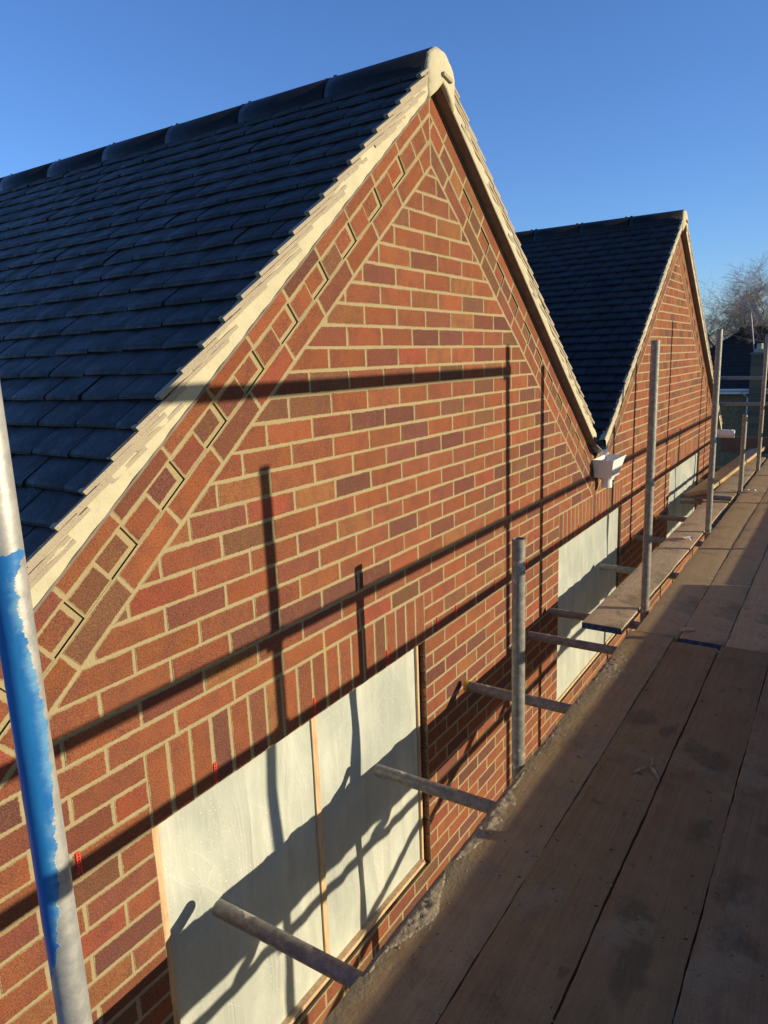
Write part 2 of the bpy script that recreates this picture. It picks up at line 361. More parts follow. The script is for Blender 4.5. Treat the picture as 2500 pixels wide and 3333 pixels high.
# ------------------------------------------------------------------ brick houses
GZ = -6.4                                   # ground level
DZ = -2.158                                 # top of the scaffold deck
TONES = [((0.300,0.092,0.038),36), ((0.275,0.086,0.040),28), ((0.215,0.068,0.041),17), ((0.160,0.057,0.043),10),
         ((0.190,0.085,0.044),7), ((0.300,0.122,0.047),7), ((0.300,0.073,0.039),6)]
def tone():
    r = R.random()*sum(w_ for _, w_ in TONES)
    for c, w_ in TONES:
        r -= w_
        if r <= 0: break
    k = R.uniform(0.86, 1.12)
    return tuple(x*k*R.uniform(0.95, 1.05) for x in c)
def put_brick(mb, poly, dy=0.0, depth=0.02):
    poly = clean(poly)
    if len(poly) < 3 or area(poly) < 0.00022: return
    dy += R.uniform(-0.0010, 0.0004); t = tone()
    poly = [(p[0]+R.uniform(-.0013,.0013), p[1]+R.uniform(-.0013,.0013)) for p in poly]
    inn = inset(poly, 0.0075)
    n = len(poly)
    def mark(b, cnt, e):
        for i in range(b, b+cnt): mb.edge[i] = e; mb.tone[i] = t
    if len(inn) == n:
        b = mb.add([(p[0], 0.0009+dy, p[1]) for p in poly]+[(p[0], dy, p[1]) for p in inn]+[(p[0], depth+dy, p[1]) for p in poly],
               [tuple(range(n, 2*n))]+[(i, (i+1)%n, n+(i+1)%n, n+i) for i in range(n)]+[(i, 2*n+i, 2*n+(i+1)%n, (i+1)%n) for i in range(n)])
        mark(b, n, 0.0); mark(b+n, n, 1.0); mark(b+2*n, n, 0.55 if depth < 0.05 else 3.0)
    else:
        cx = sum(p[0] for p in poly)/n; cz = sum(p[1] for p in poly)/n
        ins = []
        for p in poly:
            d_ = math.hypot(p[0]-cx, p[1]-cz); f = min(0.45, 0.0105/max(d_, 1e-4)); ins.append((p[0]+(cx-p[0])*f, p[1]+(cz-p[1])*f))
        b = mb.add([(p[0], 0.0009+dy, p[1]) for p in poly]+[(p[0], dy, p[1]) for p in ins]+[(p[0], depth+dy, p[1]) for p in poly],
               [tuple(range(n, 2*n))]+[(i, (i+1)%n, n+(i+1)%n, n+i) for i in range(n)]+[(i, 2*n+i, 2*n+(i+1)%n, (i+1)%n) for i in range(n)])
        mark(b, n, 0.0); mark(b+n, n, 1.0); mark(b+2*n, n, 0.55 if depth < 0.05 else 3.0)
class Slope:
    def __init__(s, xa, za, m, sg):
        s.xa, s.za, s.m, s.sg = xa, za, m, sg; L = math.hypot(1, m); s.c, s.s = 1/L, m/L
    def p(s, t, q): return (s.xa+s.sg*(s.c*t+s.s*q), s.za-s.s*t+s.c*q)
    def quad(s, t0, t1, q0, q1):
        P = [s.p(t0,q0), s.p(t1,q0), s.p(t1,q1), s.p(t0,q1)]
        return P if area(P) > 0 else P[::-1]
    def under(s, poly, q):
        """keep the part of poly below the line at perpendicular offset q"""
        x, z = s.p(0, q); return clip(poly, s.sg*s.s, s.c, s.sg*s.s*x+s.c*z)
def house(xl, xr, gables, xv, windows, label, depth=7.0):
    """gables: (xa, za, ml, mr, tl, tr); xv: the valley between them"""
    root = empty('brick_house', (xv, 0, GZ)); inv = Vector((-xv, 0, -GZ))
    def part(mb, name, mat, parent=None):
        o = mb.build(name, mat)
        if parent is None: o.parent = root; o.location = inv
        else: o.parent = parent
        return o
    SS = [(Slope(g[0], g[1], g[2], -1), Slope(g[0], g[1], g[3], 1)) for g in gables]
    br = MB(); mo = MB()
    zbot = -3.9
    WL, WR = xl, xr
    # field bricks row by row
    r0 = int(math.floor(-(max(g[1] for g in gables)-0.2)/0.075))
    for r in range(r0, int(-zbot/0.075)):
        zt, zb = -r*0.075, -(r+1)*0.075
        cuts = []
        for (x0, x1, ztop, zsill, n, mull) in windows:
            if -ztop/0.075-0.01 <= r < -zsill/0.075-0.01: cuts.append((x0, x1, True))
            elif -ztop/0.075-3.01 <= r < -ztop/0.075-0.01: cuts.append((x0, x1, False))
        cuts.sort(); spans = []; cur = WL
        for x0, x1, op in cuts: spans.append((cur, x0)); cur = x1
        spans.append((cur, WR))
        for (a, b) in spans:
            for (pa, pb, S2) in ((a, min(b, xv), SS[0]), (max(a, xv), b, SS[1])):
                if pb-pa < 0.002: continue
                mp = [(pa, zb), (pb, zb), (pb, zt), (pa, zt)]
                mp = S2[1].under(S2[0].under(mp, -0.226), -0.226)
                if len(mp) > 2: mo.add([(q[0], 0.0016, q[1]) for q in mp], [tuple(range(len(mp)))])
            X = math.floor(a/0.1125)-1
            if (X+r) % 2: X -= 1
            lo_open = a > WL+0.001; hi_open = b < WR-0.001
            xs = []
            x = X*0.1125
            while x < b+0.1: xs.append(x); x += 0.225
            xs = [v for v in xs if a+0.045 < v < b-0.045]
            ed = [a-(0.005 if lo_open else 0.0)]+xs+[b+(0.005 if hi_open else 0.0)]
            for e0, e1 in zip(ed[:-1], ed[1:]):
                bp = [(e0+0.0046, zb+0.0042), (e1-0.0046, zb+0.0042), (e1-0.0046, zt-0.0042), (e0+0.0046, zt-0.0042)]
                S2 = SS[0] if (e0+e1)/2 < xv else SS[1]
                bp = S2[1].under(S2[0].under(bp, -0.231), -0.231)
                if len(bp) < 3: continue
                atopen = any(o3 and (abs(e1-0.005-x0) < 0.007 or abs(e0+0.005-x1) < 0.007) for x0, x1, o3 in cuts)
                put_brick(br, bp, depth=0.105 if atopen else 0.02)
    # soldier courses over the windows
    for (x0, x1, ztop, zsill, n, mull) in windows:
        pw = (x1-x0)/n
        mo.add([(x0,0.0016,ztop),(x1,0.0016,ztop),(x1,0.0016,ztop+0.225),(x0,0.0016,ztop+0.225)], [(0,1,2,3)])
        for i in range(n):
            a, b = x0+i*pw, x0+(i+1)*pw
            put_brick(br, [(a+0.0055, ztop+0.001), (b-0.0055, ztop+0.001), (b-0.0055, ztop+0.2195), (a+0.0055, ztop+0.2195)], depth=0.105)
        # reveal mortar, set back behind the arrises
        mo.add([(x0-.006,.005,zsill),(x0-.006,.11,zsill),(x0-.006,.11,ztop),(x0-.006,.005,ztop)], [(0,1,2,3)])
        mo.add([(x1+.006,.005,zsill),(x1+.006,.11,zsill),(x1+.006,.11,ztop),(x1+.006,.005,ztop)], [(3,2,1,0)])
        mo.add([(x0,.005,zsill-.004),(x1,.005,zsill-.004),(x1,.11,zsill-.004),(x0,.11,zsill-.004)], [(0,1,2,3)])
        mo.add([(x0,.005,ztop+.006),(x1,.005,ztop+.006),(x1,.11,ztop+.006),(x0,.11,ztop+.006)], [(3,2,1,0)])
    # raking courses: stretchers, alternate recessed headers, stretchers
    RK = []
    for gi, g in enumerate(gables):
        RK += [(SS[gi][0], g[4], 0.145, WL if gi == 0 else xv, g[0]+1), (SS[gi][1], g[5], 0.200, g[0]-1, xv if gi == 0 else WR)]
    for S, tend, ph, lox, hix in RK:
        xa = S.xa
        def mit(poly, g=0.005):
            poly = clip(poly, -S.sg, 0, -S.sg*(xa)-g)
            return clip(clip(clip(poly, 1, 0, hix-0.003), -1, 0, -(lox+0.003)), 0, -1, 1.93)
        for course in range(3):
            q1, q0 = -0.001-0.075*course, -0.075-0.075*course
            if course != 1: 
                mp = mit(S.quad(-0.4, tend+0.35, q0-0.001, q1+0.002), 0.0)
                mo.add([(q[0], 0.0016, q[1]) for q in mp], [tuple(range(len(mp)))])
            k = -3
            while True:
                pitch = 0.1125 if course == 1 else 0.225
                off = ph+(0.0 if course == 0 else (0.007 if course == 1 else 0.105))
                t0 = off+k*pitch; k += 1
                if t0 > tend+0.3: break
                if t0 < -0.5: continue
                rec = course == 1 and k % 2 == 1 and t0 > 0.32
                bp = mit(S.quad(t0+0.005, t0+pitch-0.005, q0+0.005, q1-0.005))
                if course == 1:
                    mp = mit(S.quad(t0, t0+pitch, q0, q1), 0.0)
                    if len(mp) > 2: mo.prism(mp, 0.0085 if rec else 0.0016, 0.05)
                    if rec:
                        bp = mit(S.quad(t0+0.017, t0+pitch-0.004, q0+0.013, q1-0.004))
                if len(bp) > 2: put_brick(br, bp, 0.0075 if rec else 0.0, 0.04)
    wall = part(br, 'brickwork', BRICK)
    part(mo, 'mortar_joints', MORTAR)
    # lower storey, end, back and party walls
    lw = MB(); lw.box(xl, xr, 0.012, 0.11, GZ, zbot); lw.box(xl, xl+0.1, 0.112, depth, GZ, -1.95); lw.box(xr-0.1, xr, 0.112, depth, GZ, -1.95)
    lw.box(xl+0.102, xr-0.102, depth-0.1, depth, GZ, -1.95)
    for (SL, SR), x0_, x1_ in ((SS[0], xl+.05, xv), (SS[1], xv, xr-.05)):
        gb = SR.under(SL.under([(x0_,-1.948),(x1_,-1.948),(x1_,0.6),(x0_,0.6)], -0.03), -0.03)
        lw.prism(gb, depth-0.1, depth)
    part(lw, 'lower_wall', LOWBRICK)
    fl = MB(); fl.box(xl+0.11, xr-0.11, 0.13, depth-0.11, -3.95, -3.9); part(fl, 'floor_slab', DARK)
    # windows: batten frame, mullion, polythene
    for wi, (x0, x1, ztop, zsill, n, mull) in enumerate(windows):
        f = MB(); bw = 0.040 if wi == 0 else 0.022
        a0, a1, b0, b1 = x0+0.004, x1-(0.012 if wi == 0 else 0.010), zsill+0.004, ztop-0.006
        f.box(a0, a0+bw, 0.032, 0.080, b0, b1); f.box(a1-0.014, a1, 0.032, 0.080, b0, b1)
        f.box(a0+bw, a1-0.014, 0.0335, 0.080, b1-0.016, b1); f.box(a0+bw, a1-0.014, 0.018, 0.080, b0, b0+0.018)
        fr = part(f, 'window', BATTEN)
        mm = MB(); mm.box(mull-0.014, mull+0.014, 0.036 if wi == 0 else 0.052, 0.078, b0+0.027, b1-0.017); part(mm, 'mullion', BATTEN, fr)
        sh = MB(); nx, nz = 70, 54; g0, g1, h0, h1 = (a0+bw-0.004, a1-0.010, b0+0.018, b1-0.012) if wi == 0 else (a0-0.001, a1+0.001, b0+0.021, b1+0.001); yb = 0.044 if wi == 0 else 0.0255
        vs = []
        for j in range(nz+1):
            for i in range(nx+1):
                u, v = i/nx, j/nz; x = g0+(g1-g0)*u; z = h0+(h1-h0)*v
                e = min(1, 6*min(u, 1-u), 6*min(v, 1-v))
                e *= min(1.0, abs(x-mull)/0.12)
                y = yb+(e if wi == 0 else 0.8*e)*(0.006*math.sin(19*x+2.1*z+2.2*math.sin(3*z))+0.004*math.sin(37*x-5*z)+0.004*math.sin(7*z+5*x)+0.003*math.sin(53*x+9*z))
                vs.append((x, y, z))
        sh.add(vs, [(j*(nx+1)+i, j*(nx+1)+i+1, (j+1)*(nx+1)+i+1, (j+1)*(nx+1)+i) for j in range(nz) for i in range(nx)], True)
        part(sh, 'plastic_sheet', SHEET, fr)
    # roofs: tiles, underlay, verges, undercloak, ridge
    for gi, (xa, za, ml, mr, tl, tr) in enumerate(gables):
        L, Rr = SS[gi]
        rt = MB(); un = MB()
        for S in (L, Rr):
            tend = tl if S is L else tr
            k = 0; g = 0.1035; Q = 0.092
            while True:
                t_tail = 0.03+k*g
                if t_tail > tend: break
                y = -0.048-(0.0825 if k % 2 else 0.0); 
                while y < depth:
                    y0 = max(y+0.002, -0.046); y1 = y+0.165-0.002; y += 0.165
                    if y1-y0 < 0.02: continue
                    if R.random() < 0.02 and y0 > 0.2: pass
                    j = R.uniform(-0.003, 0.002); lift = R.uniform(0.0, 0.0028); sk = R.uniform(-0.002, 0.002)
                    tw = R.uniform(-0.0016, 0.0016)*(y1-y0)/0.165*(0.2 if y0 < 0 else 1); tn = R.uniform(0.78, 1.22)
                    ta = max(t_tail-0.16, -Q*S.m*1.0); tb = t_tail+j
                    qa = Q-0.0185; vs = []; NC = 5
                    for c in range(NC):
                        f = c/(NC-1); yy = y0+(y1-y0)*f; v = 2*f-1; d = tw*v+0.0012*(1-v*v)-(0.0010 if c in (0, NC-1) else 0); e = sk*v-(0.0015 if c in (0, NC-1) else 0)+R.uniform(-0.0008, 0.0008)
                        for (t, q) in ((ta, qa), (tb-0.014+e, Q+lift), (tb-0.004+e, Q-0.0025+lift), (tb+e, Q-0.0075+lift), (tb-0.001+e, Q-0.0205+lift)):
                            x, z = S.p(t, q+d); vs.append((x, yy, z))
                    fs = []
                    for c in range(NC-1):
                        o = c*5
                        fs += [(o+r, o+5+r, o+6+r, o+r+1) for r in range(4)]
                    fs += [(0, 1, 2, 3, 4), tuple(range(NC*5-1, NC*5-6, -1))]
                    bb = len(rt.v)
                    for q_ in range(NC*5): rt.tone[bb+q_] = (tn, tn, tn)
                    if S is L: fs = [f[::-1] for f in fs]
                    rt.add(vs, fs)
                k += 1
            a, b, c, d = S.p(-0.06*S.m, 0.06), S.p(tend, 0.06), S.p(tend, 0.03), S.p(-0.03*S.m, 0.03)
            pl = [a, b, c, d]
            if area(pl) < 0: pl = pl[::-1]
            un.prism(pl, -0.03, depth)
        roof = part(rt, 'roof', TILE)
        part(un, 'underlay', UNDERLAY, roof)
        for S in (L, Rr):
            tend = tl if S is L else tr
            uc = MB(); pl = S.quad(-0.4, tend+0.02, 0.0, 0.007); pl = clip(pl, -S.sg, 0, -S.sg*xa)
            uc.prism(pl, -0.050, 0.03); part(uc, 'undercloak', UNDER)
            vg = MB(); nt_ = int(tend/0.011); prof = [(0.0072, -0.047), (0.020, -0.0495), (0.036, -0.0500), (0.052, -0.0495), (0.066, -0.0485), (0.076, -0.046), (0.078, -0.040), (0.066, 0.0)]
            vs = []; sd = R.uniform(0, 50)
            for i in range(nt_+1):
                t = -0.06+(tend+0.06)*i/nt_
                saw = ((t-0.03) % 0.1035)/0.1035
                for (q, y) in prof:
                    q2 = q
                    if q > 0.03: q2 = q-(q-0.03)/0.058*(0.010*(1-saw)+0.004*math.sin(17*t+sd))
                    wob = 0.0016*math.sin(31*t+sd+40*q)+0.0012*math.sin(77*t+2*sd-90*q)
                    tt = max(t, -q2*S.m)
                    x, z = S.p(tt, q2); vs.append((x, y+(wob if y < -0.03 else 0), z))
            n = len(prof)
            fs = [(i*n+j, i*n+j+1, (i+1)*n+j+1, (i+1)*n+j) for i in range(nt_) for j in range(n-1)]
            if S is Rr: fs = [f[::-1] for f in fs]
            vg.add(vs, fs, True)
            verge = part(vg, 'verge', VERGE)
            te = MB(); k = 1
            while 0.03+k*0.1035 < tend:
                tt = 0.03+k*0.1035+R.uniform(-.004,.004); k += 1
                for (len_, q_t, yo, pr) in ((0.185, 0.0945, -0.0540, 1.0), (0.190, 0.0775, -0.0515, 0.9), (0.170, 0.0585, -0.0508, 0.5)):
                    if R.random() > pr: continue
                    yj = yo+R.uniform(-0.0018, 0.0012); l2 = len_*R.uniform(0.8, 1.1); dq = R.uniform(-0.003,0.002)
                    t0 = tt-(0.0 if q_t > 0.09 else 0.035 if q_t > 0.06 else 0.065)
                    pl = [S.p(t0-l2, q_t-l2*0.13+dq), S.p(t0-l2, q_t-0.0105-l2*0.13+dq), S.p(t0, q_t-0.0125+dq), S.p(t0+0.001, q_t+dq)]
                    if area(pl) < 0: pl = pl[::-1]
                    pl = clip(pl, -S.sg, 0, -S.sg*xa)
                    if len(pl) > 2: te.prism(pl, yj, -0.035)
            part(te, 'tile_end', TCUT, verge)
        # ridge tiles and mortar cap
        rc = (xa+0.004, za+0.012); r_o = 0.119
        y = -0.040; idx = 0
        while y < depth-0.1:
            m = MB(); y2 = y+0.478; N = 18
            def arc(r, yy, dz=0): return [(rc[0]+r*math.cos(math.radians(-24+228*i/N)), yy, rc[1]+dz+r*math.sin(math.radians(-24+228*i/N))) for i in range(N+1)]
            dz = R.uniform(-0.002, 0.001)
            rings = [arc(r_o-0.016, y, dz), arc(r_o, y, dz), arc(r_o, y2-0.05, dz), arc(r_o, y2-0.003, dz), arc(r_o-0.003, y2, dz), arc(r_o-0.016, y2, dz), arc(r_o-0.018, y2+0.02, dz)]
            n = N+1; vs = sum(rings, [])
            m.add(vs, [(a*n+i, a*n+i+1, (a+1)*n+i+1, (a+1)*n+i) for a in range(len(rings)-1) for i in range(N)], True)
            if idx > 0:
                m.tube((rc[0], y+0.05, rc[1]+r_o-0.003), (rc[0], y+0.05, rc[1]+r_o+0.008), 0.013, 0.009, n=10); m.box(rc[0]-0.02, rc[0]+0.02, y-0.012, y+0.004, rc[1]+r_o-0.006, rc[1]+r_o+0.006)
            part(m, 'ridge_tile', RIDGE, roof); y = y2+0.010; idx += 1
        cp = MB(); rings = []; NA = 72
        for (f, yy) in ((1.0, -0.030), (1.0, -0.051), (0.90, -0.0585), (0.62, -0.0625), (0.25, -0.064)):
            ring = []
            for i in range(NA):
                a = 2*math.pi*i/NA; rr = 0.113*(1+0.018*math.sin(3*a+1)+0.012*math.sin(11*a)+0.01*math.sin(23*a+2))
                if a > math.pi*1.08 or a < 0 or a > math.pi*1.9: pass
                lim = math.sin(a)+(ml if math.cos(a) < 0 else mr)*abs(math.cos(a))
                if lim < 0: rr = min(rr*1.25, 0.0105/-lim)
                if 0 <= lim < 0.35: rr *= 1.12
                ring.append((rc[0]+f*rr*math.cos(a), yy+0.0012*math.sin(7*a+f*9), rc[1]+f*rr*math.sin(a)))
            rings.append(ring)
        vs = sum(rings, []); cp.add(vs, [(q*NA+i, (q+1)*NA+i, (q+1)*NA+(i+1)%NA, q*NA+(i+1)%NA) for q in range(4) for i in range(NA)]+[tuple(range(4*NA, 5*NA))[::-1]], True)
        cap = part(cp, 'ridge_mortar', VERGE)
        sl_ = MB(); sl_.box(-0.036, 0.036, -0.078, -0.06, -0.007, 0.007)
        o = sl_.build('tile_slip', TCUT, cap); o.location = (xa+0.022, 0.002, rc[1]+0.012); o.rotation_euler = (0, math.radians(8), 0)
    tag(root, label, 'house')
    return root, inv
W1 = (-0.906, 0.603, -1.875, -3.0, 19, -0.155)
W2 = (2.350, 3.872, -1.875, -3.0, 19, 3.067)
W3 = (5.715, 7.455, -1.875, -3.0, 21, 6.45)
house_o, HINV = house(-1.9, 8.75, [(0.745, 0.403, 0.815, 0.764, 3.40, 2.72), (5.612, 0.515, 0.764, 0.715, 3.02, 3.90)], 3.072, [W1, W2, W3],
    'red brick house with two steep gables, dark tiled roofs and plastic-covered windows')
# ==== rest
def hpart(mb, name, mat, parent=None):
    o = mb.build(name, mat)
    if parent is None: o.parent = house_o; o.location = HINV
    else: o.parent = parent
    return o
# red weep vents in the upright joints
wv = MB()
for dx in (-0.0042, 0.0042): wv.box(dx-0.0012, dx+0.0012, -0.0035, 0.004, 0.0, 0.066)
for i in range(8): wv.box(-0.003, 0.003, -0.0028, 0.002, 0.002+i*0.0087, 0.0055+i*0.0087)
wv.box(-0.0045, 0.0045, 0.0025, 0.0045, 0.0, 0.066)
v0 = None
for x in (-1.125, -0.667, -0.190, 0.288, 0.713, 0.900, 1.3515, 1.8005, 2.2345, 2.750, 3.232, 4.164, 4.50, 5.0625, 5.7979, 6.6265):
    if v0 is None: o = v0 = wv.build('weep_vent', REDP)
    else: o = v0.copy(); COL.objects.link(o)
    o.parent = house_o; o.location = HINV+Vector((x, 0, -1.868))
# lead valley between the gables
lv = MB(); prof = [(2.885, -1.205), (2.93, -1.262), (3.00, -1.300), (3.08, -1.335), (3.135, -1.352), (3.172, -1.346), (3.196, -1.325)]
n = len(prof); ys = [-0.068, -0.060, 0.0, 0.3, 1, 3, 7]; vs = []
for yi, y in enumerate(ys):
    for i, (x, z) in enumerate(prof): vs.append((x, y+(0.012*math.sin(i*2.1) if yi < 2 else 0), z-(0.016 if yi == 0 else 0)-(0.004*math.sin(i*3.3+1) if yi < 3 else 0)))
fs = [(a*n+i, a*n+i+1, (a+1)*n+i+1, (a+1)*n+i) for a in range(len(ys)-1) for i in range(n-1)]
lv.add(vs, fs, True)
hpart(lv, 'valley_lining', LEAD)
# white rainwater hopper under the valley
hp = MB()
T = [(3.020,-0.004),(3.345,-0.004),(3.345,-0.150),(3.020,-0.150)]; Bm = [(3.072,-0.004),(3.275,-0.004),(3.275,-0.124),(3.072,-0.124)]
zt_, zb_ = -1.392, -1.522; e = 0.005
Ti = [(3.020+e,-0.004-e),(3.345-e,-0.004-e),(3.345-e,-0.150+e),(3.020+e,-0.150+e)]; Bi = [(3.072+e,-0.004-e),(3.275-e,-0.004-e),(3.275-e,-0.124+e),(3.072+e,-0.124+e)]
vs = [(*p, zt_) for p in T]+[(*p, zb_) for p in Bm]+[(*p, zt_) for p in Ti]+[(*p, zb_+e) for p in Bi]
fs = [(i, (i+1)%4, 4+(i+1)%4, 4+i) for i in range(4)]+[(4,5,6,7)]+[(8+i, 12+i, 12+(i+1)%4, 8+(i+1)%4) for i in range(4)]+[(12,15,14,13)]+[(i, 8+i, 8+(i+1)%4, (i+1)%4) for i in range(4)]
hp.add(vs, fs)
for i in range(4):                                   # rolled rim
    a, b = T[i], T[(i+1) % 4]; hp.tube((*a, zt_), (*b, zt_), 0.0055, n=8)
hop = hpart(hp, 'rainwater_hopper', PVC)
ot = MB(); cx_, cy_ = 3.172, -0.066
ot.tube((cx_, cy_, zb_+0.002), (cx_, cy_, zb_-0.020), 0.058, 0.047, n=28, caps=False); ot.tube((cx_, cy_, zb_-0.020), (cx_, cy_, zb_-0.082), 0.0375, n=28, hollow=0.003)
ot.tube((cx_, cy_, zb_-0.018), (cx_, cy_, zb_-0.023), 0.048, n=28)
hpart(ot, 'outlet', PVC, hop)
# gutter with its end cap beyond the far gable
gu = MB(); gx = 8.72
gu.tube((gx, 7.0, -1.785), (gx, -0.185, -1.785), 0.056, n=24, caps=False)
gut = hpart(gu, 'gutter', PVC)
gc = MB(); gc.tube((gx, -0.185, -1.785), (gx, -0.222, -1.785), 0.059, 0.052, n=24); hpart(gc, 'end_cap', PVC, gut)
wp = MB(); wp.tube((8.93, 0.35, GZ), (8.93, 0.35, -0.56), 0.03, n=20, hollow=0.004)
o = wp.build('vent_pipe', PVC); tag(o, 'thin white pipe standing up behind the far gable edge', 'pipe')

# ------------------------------------------------------------------ scaffold: poles
TR = 0.02415
def pole(x, y, z0, z1, label, mat=GALV, name='scaffold_pole', couplers=(), group='upright scaffold poles'):
    m = MB(); m.tube((0,0,z0), (0,0,z1), TR, n=40, hollow=0.0042)
    o = m.build(name, mat); o.location = (x, y, 0); tag(o, label, 'scaffold pole', group)
    for z in couplers:
        c = MB(); c.tube((0,0,z-0.026), (0,0,z+0.026), 0.034, n=18); c.box(-0.03, 0.03, -0.062, -0.022, z-0.028, z+0.028)
        c.tube((-0.052,-0.042,z), (0.052,-0.042,z), 0.011, n=8)
        cc = c.build('coupler', STEEL, o)
    return o
bp_ = pole(-1.490, -0.560, GZ, 0.6, 'scaffold pole nearest the viewer with flaking blue paint', BLUEPOLE)
lump = MB(); pts = []
for i in range(7):
    for j in range(8):
        a = math.pi*(i/6-0.5); b = 2*math.pi*j/8; rr = R.uniform(0.75, 1.15)
        pts.append((0.0055*math.cos(a)*math.cos(b)*rr, 0.0055*math.cos(a)*math.sin(b)*rr, 0.011*math.sin(a)*rr))
lump.add(pts, [(i*8+j, i*8+(j+1)%8, (i+1)*8+(j+1)%8, (i+1)*8+j) for i in range(6) for j in range(8)], True)
o = lump.build('mortar_splash', VERGE, bp_); o.location = (0.0225, -0.009, -1.372)
pole(0.323, -0.554, GZ, -1.284, 'short grey scaffold pole cut off low in front of the near gable')
pole(2.245, -0.570, GZ, -0.592, 'tall scaffold pole beside the bare end of the mortar-caked plank')
pole(4.400, -0.583, GZ, -0.500, 'tall scaffold pole in front of the right edge of the far gable')
pole(6.366, -0.593, GZ, -1.338, 'short scaffold pole cut off at waist height beyond the far gable')
pole(8.000, -0.600, GZ, -0.500, 'tall scaffold pole furthest away, carrying the end guard rails')
# outer row, out of the picture: it casts the shadows on the bricks
YO = -1.80
for x, zt_, cs, lb in ((-1.45, -0.30, (-1.12,), 'outer scaffold pole level with the blue pole'), (0.315, -0.575, (-1.13, -1.46, -2.26), 'outer scaffold pole level with the short grey pole'),
                       (2.20, -0.215, (-0.345, -1.13, -2.26), 'outer scaffold pole beside the plank end'), (4.25, 0.10, (-1.13, -2.26), 'outer scaffold pole opposite the far gable'),
                       (6.20, 0.01, (-1.13,), 'outer scaffold pole near the far end of the deck'), (8.0, -0.45, (), 'outer scaffold pole at the deck end')):
    pole(x, YO, GZ, zt_, lb, couplers=cs, group='outer scaffold poles')
def tube(p0, p1, name, label, mat=GALV, group=None, cap=None, seg=28):
    p0 = Vector(p0); p1 = Vector(p1); c = p0
    m = MB(); m.tube(p0-c, p1-c, TR, n=seg, hollow=0.0042)
    o = m.build(name, mat); o.location = c; tag(o, label, 'scaffold tube', group)
    if cap:
        d = (p0-p1).normalized(); m = MB(); m.tube(d*-0.014, d*0.003, TR+0.0025, n=24); m.build('end_cap', YELLOW, o)
    return o
tube((-4, YO+0.05, -0.353), (2.215, YO+0.05, -0.353), 'guard_rail', 'highest outer guard rail tube', group='outer guard rails')
tube((-4, YO+0.05, -1.140), (9.6, YO+0.05, -1.140), 'guard_rail', 'outer guard rail tube at waist height', group='outer guard rails')
tube((-4, YO+0.05, -1.476), (9.6, YO+0.05, -1.476), 'guard_rail', 'outer guard rail tube at thigh height', group='outer guard rails')
tube((-4, YO+0.05, -2.268), (9.6, YO+0.05, -2.268), 'ledger_tube', 'ledger tube along the outer edge under the deck', group='ledgers under the deck')
tube((-4, -0.640, -2.268), (9.6, -0.640, -2.268), 'ledger_tube', 'ledger tube along the wall side under the deck', group='ledgers under the deck')
tube((-2.2, YO-0.05, -3.9), (1.6, YO-0.05, -2.25), 'brace_tube', 'sloping brace tube under the outer edge', group='braces')
# transoms under the boards
TZ = DZ-0.038-TR-0.001
TRS = [(-0.745, -0.046, None, 'transom tube nearest the viewer, poking out in front of the near plastic sheet'), (0.098, -0.058, None, 'second transom tube, crossing the right half of the near plastic sheet'),
       (0.934, -0.032, 'y', 'transom tube with a yellow end cap behind the short grey pole'), (1.687, -0.060, None, 'transom tube between the short pole and the plank end'),
       (2.116, -0.025, None, 'transom tube just under the bare end of the plank'), (3.208, -0.024, None, 'transom tube in front of the second plastic sheet'),
       (4.20, -0.020, 'y', 'yellow-capped transom tube just past the second plastic sheet'), (5.08, -0.025, 'y', 'yellow-capped transom tube before the third plastic sheet'),
       (5.96, -0.07, None, 'lower transom tube in front of the third plastic sheet'), (7.30, -0.03, 'y', 'yellow-capped transom tube past the third plastic sheet'), (8.4, -0.03, None, 'transom tube near the deck end')]
for x, y, cp_, lb in TRS: tube((x, y, TZ), (x, -1.88, TZ), 'transom_tube', lb, TRANSOM, 'transom tubes under the boards', cp_)
tube((5.80, -0.10, DZ+0.030), (5.80, -0.58, DZ+0.030), 'transom_tube', 'upper tube lying under the tilted board', TRANSOM, 'transom tubes under the boards')
tube((8.62, 0.30, -1.030), (8.62, -0.80, -1.046), 'end_rail', 'upper end guard rail crossing in front of the far house', group='end guard rails')
tube((8.62, 0.30, -1.378), (8.62, -0.80, -1.378), 'end_rail', 'lower end guard rail crossing in front of the far house', group='end guard rails')

